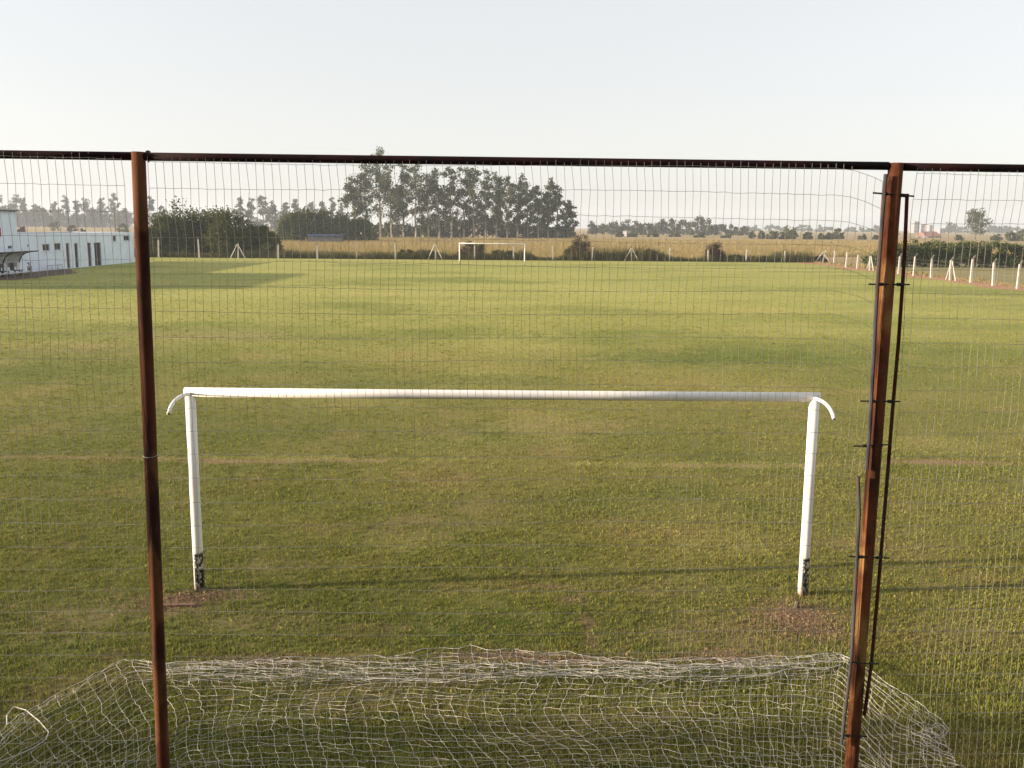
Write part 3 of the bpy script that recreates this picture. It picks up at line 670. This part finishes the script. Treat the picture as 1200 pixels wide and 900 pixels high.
# blue sheet roof beyond
Y = 225; x0 = atY(362, 275, Y).x; x1 = atY(402, 275, Y).x; zt = hgt(380, 275.3, Y)
sh = empty('low_shed', ((x0 + x1) / 2, Y, 0)); b = MB(); b.box((0, 0, zt / 2 - .1), (x1 - x0 - .3, 3, zt - .2)); b.build('wall', M['trim'], sh)
b = MB(); b.box((0, 0, zt), (x1 - x0, 3.6, .18)); b.build('roof', M['blue'], sh); tag(sh, 'low shed with a blue sheet roof under the dark tree clump', 'shed')

# ------------------------------------------------------------------ goals
def goal(cx, y, g2, near=True):
    r_ = empty('football_goal', (cx, y, 0)); rad = .060; hb_ = 2.44
    for s_ in (-1, 1):
        b = MB(); b.tube([(0, 0, -.02), (0, 0, .6), (0, 0, 1.3), (0, 0, hb_ - .001)], rad, 20); po = b.build('goal_post', M['goal'], r_, True); po.location = (s_ * g2, 0, 0)
        if near:
            # net stanchion: pipe bent back and down
            E1 = atY(205 if s_ < 0 else 970, 467 if s_ < 0 else 473, y - .30); E2 = atY(197.5 if s_ < 0 else 977.5, 485 if s_ < 0 else 491, y - .52)
            k = Vector((cx, y, 0)); b = MB(); st = Vector((s_ * (g2 - .02), -.03, hb_ - .01)); e1 = E1 - k; e2 = E2 - k
            pts = [st]
            for t in range(1, 9):
                u = t / 8; pts.append(st * (1 - u) ** 2 + (e1 + (e1 - (st + e2) / 2) * .55) * 2 * u * (1 - u) + e2 * u * u)
            b.tube(pts, .021, 10, True); ho = b.build('net_hook', M['goal'], r_, True)
            d = (pts[-1] - pts[-2]).normalized(); c = MB(); c.tube([pts[-1] - d * .005, pts[-1] + d * .002], .015, 10); c.build('dark_bore_disc', M['black'], ho)  # black disc on the capped pipe stands in for its shaded open bore
    b = MB(); b.tube([(-g2 - rad, 0, hb_), (-g2 / 3, 0, hb_ - .003), (g2 / 3, 0, hb_ - .003), (g2 + rad, 0, hb_)], rad * .92, 20)
    cb = b.build('crossbar', M['goal'], r_, True)
    for m_ in cb.data.polygons:
        if len(m_.vertices) > 4: m_.use_smooth = False
    return r_
tag(goal(-.113, 10.94, 3.66), 'near white goal with flaking black paint at the post feet', 'goal')
tag(goal(-2.356, 107.5, 3.66, False), 'distant small white goal without a net at the far end', 'goal')
p = gnd(932, 713); b = MB(); b.tube([(p.x, p.y, -.02), (p.x + .01, p.y, .04), (p.x + .02, p.y, .09)], [.03, .03, .024], 8)
tag(b.build('wooden_stump', M['oldwood']), 'short wooden stake stump in the bare earth before the right goal post', 'stump')
p = gnd(228, 711); b = MB(); b.box((p.x - .2, p.y, .015), (.42, .06, .03), Matrix.Rotation(.06, 3, 'Z')); tag(b.build('buried_brick', mat_plain('red_brick', (.20, .12, .08), .2, 20)), 'flat reddish brick strip in the grass before the left goal post', 'brick')

# ------------------------------------------------------------------ loose goal net on the grass
KR = {0: [(-40, 892), (0, 857), (30, 829), (90, 798), (148, 768), (190, 776), (300, 773), (440, 769), (520, 760), (600, 759), (690, 766), (740, 776), (800, 779), (900, 773), (985, 768), (1012, 783), (1060, 815), (1106, 848)],
      5: [(-40, 905), (6, 872), (45, 846), (100, 816), (150, 786), (195, 786), (300, 789), (440, 789), (520, 788), (600, 787), (690, 788), (740, 788), (800, 789), (900, 782), (985, 776), (1008, 796), (1054, 838), (1106, 868)],
      8: [(-30, 925), (15, 895), (60, 866), (110, 838), (160, 804), (205, 796), (300, 798), (440, 798), (520, 798), (600, 797), (690, 796), (740, 795), (800, 796), (900, 793), (980, 790), (1002, 812), (1046, 856), (1112, 884)],
      12: [(-20, 950), (40, 925), (90, 900), (140, 872), (185, 846), (235, 832), (315, 828), (440, 828), (520, 826), (600, 826), (690, 828), (740, 828), (800, 830), (895, 832), (970, 834), (1000, 850), (1046, 892), (1130, 899)],
      21: [(0, 1010), (60, 985), (110, 965), (160, 945), (210, 928), (262, 918), (345, 915), (450, 913), (540, 912), (625, 912), (715, 914), (770, 916), (835, 918), (915, 922), (985, 930), (1022, 940), (1075, 960), (1190, 955)],
      27: [(10, 1080), (70, 1060), (120, 1045), (170, 1030), (225, 1012), (280, 1005), (360, 1000), (465, 998), (560, 997), (645, 998), (735, 1000), (790, 1002), (860, 1004), (935, 1010), (1000, 1015), (1040, 1020), (1090, 1030), (1170, 1030)]}
# cumulative parameter of the columns from the key row 12
kx = [0, 3, 5.5, 8.5, 11.5, 14, 18, 25.5, 30, 34.5, 39.5, 42, 45.5, 51, 56, 58, 61, 65]
NC = 66; SUBN = 3
def keyrow(k): return np.array([[np.interp(c, kx, [p[0] for p in KR[k]]), np.interp(c, kx, [p[1] for p in KR[k]])] for c in np.linspace(0, 65, NC)])
keys = sorted(KR); KP = [keyrow(k) for k in keys]; NRW = 28
def sshift(i, px):
    mid = math.exp(-((px - 600) / 190) ** 2); lf = math.exp(-((px - 330) / 130) ** 2)
    t = max(0, i - 7); sa = -26 * math.sin(min(1, t / 10) * math.pi) + max(0, t - 10) * 3.6
    return mid * sa - lf * min(45, t * 4.5)
RI = list(range(0, 9)) + [8 + .68 * k for k in range(1, 29)]
G = np.zeros((len(RI), NC, 3)); nx = lambda i, j: (math.sin(i * 1.7 + j * .9) + math.sin(i * .6 - j * 2.3 + 1) + math.sin(j * .37 + i * .21)) / 3
rr = random.Random(5)
for ii, i in enumerate(RI):
    a_ = max(k for k in range(len(keys)) if keys[k] <= i); a_ = min(a_, len(keys) - 2); t = (i - keys[a_]) / (keys[a_ + 1] - keys[a_])
    P = KP[a_] * (1 - t) + KP[a_ + 1] * t
    for j in range(NC):
        bund = i <= 8
        px = P[j, 0] + sshift(i, P[j, 0]) + rr.gauss(0, 1.0) + 5 * nx(i * .5, j * .35); py = P[j, 1] + rr.gauss(0, 1.1) + 3.0 * nx(i * .8, j * .22) + (0 if bund else min(1, (i - 8) / 4) * 5 * math.sin(P[j, 0] * .016 + i * .3))
        z = .03 + .02 * abs(rr.gauss(0, 1)) + (.11 * max(0, 1 - abs(i - 3) / 5) * (1 + .5 * math.sin(j * .45)) if bund else .0)
        p = gnd(px, py, z); G[ii, j] = p
ncord = MB()
def cord(pts, rad):
    out = []; n = len(pts)
    for i in range(n - 1):
        p0 = Vector(pts[max(i - 1, 0)]); p1 = Vector(pts[i]); p2 = Vector(pts[i + 1]); p3 = Vector(pts[min(i + 2, n - 1)])
        for s in range(SUBN):
            t = s / SUBN
            q = .5 * ((2 * p1) + (p2 - p0) * t + (2 * p0 - 5 * p1 + 4 * p2 - p3) * t * t + (3 * p1 - p0 - 3 * p2 + p3) * t ** 3)
            if s: q += Vector((rr.gauss(0, .005), rr.gauss(0, .007), rr.gauss(0, .005)))
            q.z = max(q.z, .012); out.append(q)
    out.append(Vector(pts[-1])); ncord.tube(out, rad, 4, False)
for i in range(len(RI)): cord(list(G[i]), .0016 if i else .0026)
for j in range(NC): cord(list(G[:, j]), .0015)
for k in range(7):           # curled cord ends on the right
    a0 = rr.uniform(0, 6); cx_, cy_ = rr.uniform(1078, 1110), rr.uniform(845, 885)
    cord([gnd(cx_ + (7 + t) * math.cos(a0 + t * .8), cy_ + (5 + .6 * t) * math.sin(a0 + t * .8), .03 + .03 * rr.random()) for t in range(9)], .0017)
for k in range(9):           # folds of the gathered edge
    y0_ = rr.uniform(772, 796); ph = rr.uniform(0, 6)
    cord([gnd(px, min(798, max(771, y0_ + 4 * math.sin(px * .02 + ph))) + rr.gauss(0, 1) - max(0, px - 800) * .045, .03 + rr.random() * .1) for px in range(int(rr.uniform(190, 260)), int(rr.uniform(900, 990)), 17)], .0015)
for j in range(44):
    px = 200 + 18 * j + rr.gauss(0, 3); cord([gnd(px + rr.gauss(0, 3), y_ - max(0, px - 800) * .045, .05 + .04 * rr.random()) for y_ in (771 + rr.uniform(0, 6), 779, 786, 792, 797 + rr.uniform(0, 8))], .0015)
for i in range(len(RI)):
    for j in range(NC):      # knots
        p = Vector(G[i, j]); s = .0045; ncord.add([p + Vector(d) * s for d in ((1, 0, 0), (0, 1, 0), (-1, 0, 0), (0, -1, 0), (0, 0, 1), (0, 0, -1))], [(0, 1, 4), (1, 2, 4), (2, 3, 4), (3, 0, 4), (1, 0, 5), (2, 1, 5), (3, 2, 5), (0, 3, 5)])
nb = empty('goal_net', (0, 9, 0)); ncord.v = [(v[0], v[1] - 9, v[2]) for v in ncord.v]
ncord.build('mesh_cord', M['net'], nb)
b = MB()
lp = [gnd(px, py, .05) - Vector((0, 9, 0)) for px, py in [(8, 850), (8, 838), (16, 828), (30, 832), (46, 845), (57, 858), (54, 866), (40, 876), (22, 884), (0, 892), (-20, 898)]]
b.tube(lp, .005, 5); b.build('edge_rope', M['net'], nb)
for k, yy in enumerate((777, 786, 793)):
    pts = [gnd(px, yy + (3 * math.sin(px * .013 + k) if px < 900 else -2) - max(0, (px - 800)) * .05, .05 + .02 * k) - Vector((0, 9, 0)) for px in range(195, 990, 22)]
    b = MB(); b.tube([p + Vector((0, rr.gauss(0, .012), rr.gauss(0, .008))) for p in pts], .004, 5); b.build('edge_rope', M['net'], nb)
tag(nb, 'white goal net lying loose on the grass behind the near goal', 'net')

# ------------------------------------------------------------------ near fence (rusty pipes and welded wire)
FYL, FYR = 5.95, 6.15
def fp(px, py, dy=0.):
    d = ray(px, py); # plane through (XL,FYL),(XR,FYR)
    # line: y = FYL + k*(x+2.4)
    k = (FYR - FYL) / 4.9; t = (FYL + 2.4 * k) / (d.y - k * d.x); q = CAM + d * (t * (1 + dy / 6)); return q
nf = empty('rusty_fence', (0, 6, 0)); O = Vector((0, 6, 0))
LT = fp(162, 178); LB = fp(191, 890); RTp = fp(1050, 191); RB = fp(998, 890)
def pole(T, Bm, rad, mat, name='post'):
    d = (T - Bm) / (T.z - Bm.z); P0 = Bm + d * (0 - .05 - Bm.z)
    pts = [P0.lerp(T, t / 10) for t in range(11)]
    b = MB(); b.tube([p - O for p in pts], rad, 24); o = b.build(name, mat, nf, True)
    for m_ in o.data.polygons:
        if len(m_.vertices) > 4: m_.use_smooth = False
    return o
pole(LT, LB, .042, M['rust_red']); pole(RTp, RB, .046, M['rust_orange'])
step = (RTp - LT); step.z = 0
LL = LT - step + Vector((0, 0, .02)); RR_ = RTp + step - Vector((0, 0, .05))
pole(LL, LL - Vector((0, 0, 4)), .042, M['rust_red']); pole(RR_, RR_ - Vector((0, 0, 4)), .045, M['rust_orange'])
LEFT = [LL - step * k for k in range(1, 5)]
for q_ in LEFT: pole(q_, q_ - Vector((0, 0, 4)), .042, M['rust_red'])
def rail(a_, b_):
    m_ = MB(); n = 10; pts = [a_.lerp(b_, t / n) - O for t in range(n + 1)]; m_.tube(pts, .0255, 16); m_.build('top_rail', M['rail'], nf, True)
rl = fp(0, 182.5); rk = fp(155, 183); s_ = (rk - rl) / (rk.x - rl.x); rail(LL - Vector((0, 0, .03)), LT + s_ * -.045 - Vector((0, 0, LT.z - rk.z)))

for k in range(4): rail(LEFT[k] - Vector((0, 0, .03)), (LEFT[k - 1] if k else LL) - Vector((0, 0, .03)))
r0 = fp(168, 183.5); r1 = fp(1041, 194.5); rail(r0, r1)
r2 = fp(1058, 195.5); r3 = fp(1200, 197.5); s_ = (r3 - r2) / (r3.x - r2.x); rail(r2, r2 + s_ * 4.6)
b = MB(); q_ = fp(173.5, 178.5) - O; b.tube([q_ + Vector((0, 0, -.06)), q_ + Vector((0, 0, .012))], .006, 6); b.box(q_ + Vector((0, 0, .003)), (.022, .022, .012)); b.build('bolt', M['iron'], nf)
b = MB(); q_ = fp(175.5, 533) - O
pc = LT + (LB - LT) * ((LT.z - (q_ + O).z) / (LT.z - LB.z)) - O
b.tube([pc + Vector((.046 * math.cos(t * .5236), .046 * math.sin(t * .5236), .008 * math.sin(t * .5236))) for t in range(13)], .0022, 5, False); b.build('tie_wire', M['wire'], nf)

WR = .0015
def wmesh(xa, xb, za, zb, edge=None, seed=1, zig=.006):
    """welded wire panel between x=xa..xb; wires every 5 cm, rows every 15 cm. edge: pull-down on the right"""
    r = random.Random(seed); k = (FYR - FYL) / 4.9; b = MB()
    xs = np.arange(xa, xb, .05); zs = []; z = za
    while z > zb: zs.append(z); z -= .1535
    P = np.zeros((len(zs), len(xs), 3)); off = 0
    for i, z in enumerate(zs):
        off = (zig * .55 if i % 2 else -zig * .55) * (1.6 if i < 3 else .6)
        sl_ = (r1.z - r0.z) / (r1.x - r0.x)
        for j, x in enumerate(xs):
            zz = z + (x - xs[0]) * sl_ + .010 * math.sin(x * 1.3 + i * .9) + r.gauss(0, .0016); xx = x + off * math.sin(i * 1.1 + x * .8 + seed) + r.gauss(0, .0022) + .008 * math.sin(i * .7 + x * .5)
            if edge:
                e_ = edge - x
                if e_ < .32: zz -= .085 * (1 - e_ / .32) ** 2 * (1 if i < 12 else .3)
            y = FYL + k * (x + 2.4) - .035 + .012 * math.sin(x * .9 + z * 1.7 + seed) + r.gauss(0, .001)
            P[i, j] = (xx, y - O.y, zz)
    for i in range(len(zs)): b.tube([Vector(p) for p in P[i]], WR * 1.05, 4, False)
    for j in range(len(xs)):
        up = P[0, j].copy(); up[2] += .018 + .016 * r.random(); lst = [Vector(up)] + [Vector(p) for p in P[:, j]]
        if edge and edge - xs[j] < .2: lst = lst[1:]
        b.tube(lst, WR, 4, False)
    return b.build('wire_mesh', M['wire'], nf)
zt = fp(600, 200).z
pl = fp(175, 189); pr = fp(1033, 205)
wmesh(pl.x, pr.x, pl.z, .05, edge=pr.x, seed=1)
ql = fp(2, 189); k0 = fp(148, 190)
wmesh(LL.x + .08, LT.x - .055, ql.z + .03, .05, None, 2)
for k in range(4): wmesh(LEFT[k].x + .08, (LEFT[k - 1] if k else LL).x - .055, LEFT[k].z - .06, .05, None, 5 + k)
qr = fp(1066, 203)
wmesh(qr.x + .02, RR_.x - .07, qr.z, .05, None, 3)
def bar(pts, rad, mat, name='tension_bar', dy=-.05):
    b = MB(); pp = [fp(x, y, dy) - O for x, y in pts]; fine = []
    for i in range(len(pp) - 1):
        for t in range(4): fine.append(pp[i].lerp(pp[i + 1], t / 4))
    fine.append(pp[-1]); b.tube(fine, rad, 8); return b.build(name, mat, nf)
bar([(1038, 204), (1034, 255), (1028, 335), (1023, 430), (1018, 520), (1015.5, 550)], .0135, M['bar_grey'])
bar([(1005.5, 558), (1007, 600), (1003, 680), (998, 770), (986, 872)], .0115, M['bar_grey'])
bar([(1063, 227), (1060, 300), (1053, 400), (1046, 480), (1039, 570), (1029, 690), (1021, 780), (1013, 838)], .0125, M['bar_red'], dy=-.02)
for x0, y0_, x1, y1_ in [(1023, 226, 1071, 230), (1018, 333, 1066, 333.5), (1008, 470, 1055, 470.5), (1000, 523, 1043, 521), (995, 652, 1042, 654), (994, 776, 1030, 778), (984, 862, 1016, 863)]:
    b = MB(); A = fp(x0, y0_, -.05) - O; B_ = fp(x1, y1_, -.03) - O; b.tube([A, B_], .0055, 6)
    for t in (.3, .74): b.tube([A.lerp(B_, t - .05), A.lerp(B_, t + .05)], .012, 6)
    b.build('bolt', M['iron'], nf)
tag(nf, 'rusty pipe fence with welded wire mesh standing close to the viewer', 'fence')

# ------------------------------------------------------------------ unseen stand behind and under the camera, added to cut skylight
gs = empty('unseen_grandstand', (0, 0, 0)); b = MB()
for k in range(9): b.box((0, 1.6 - .85 * k - .425, (2.7 + .42 * (k - 2)) / 2), (22, .846, 2.7 + .42 * (k - 2)))
b.build('tiers', M['concrete_dark'], gs)
b = MB(); b.box((0, -6.4, 4.4), (22.2, .2, 8.8)); b.build('back_wall', M['concrete_dark'], gs)
b = MB(); b.box((0, -2.4, 8.2), (22.6, 8.4, .18), Matrix.Rotation(R(4), 3, 'X')); b.build('roof', M['trim'], gs)
for x in (-10.5, -5.2, 5.2, 10.5):
    b = MB(); b.tube([(x, -4.2, 0), (x, -4.2, 8.0)], .1, 10); b.build('column', M['trim'], gs)
tag(gs, 'unseen roofed concrete stand added behind and below the viewpoint to cut skylight', 'unseen_grandstand')

# ------------------------------------------------------------------ haze
b = MB(); b.box((0, HB / 2 - 150, 22), (2 * HB + 20, HB + 330, 46 + 0)); ho = b.build('haze', bpy.data.materials.new('haze'))
hm = ho.data.materials[0]; hm.use_nodes = True; t_ = hm.node_tree; t_.nodes.remove(t_.nodes['Principled BSDF'])
pv = t_.nodes.new('ShaderNodeVolumePrincipled'); pv.inputs['Color'].default_value = (.78, .88, 1., 1); pv.inputs['Density'].default_value = .0003; pv.inputs['Anisotropy'].default_value = .1
t_.links.new(pv.outputs[0], t_.nodes['Material Output'].inputs['Volume'])
tag(ho, 'pale morning haze over the fields', 'haze', kind='stuff')
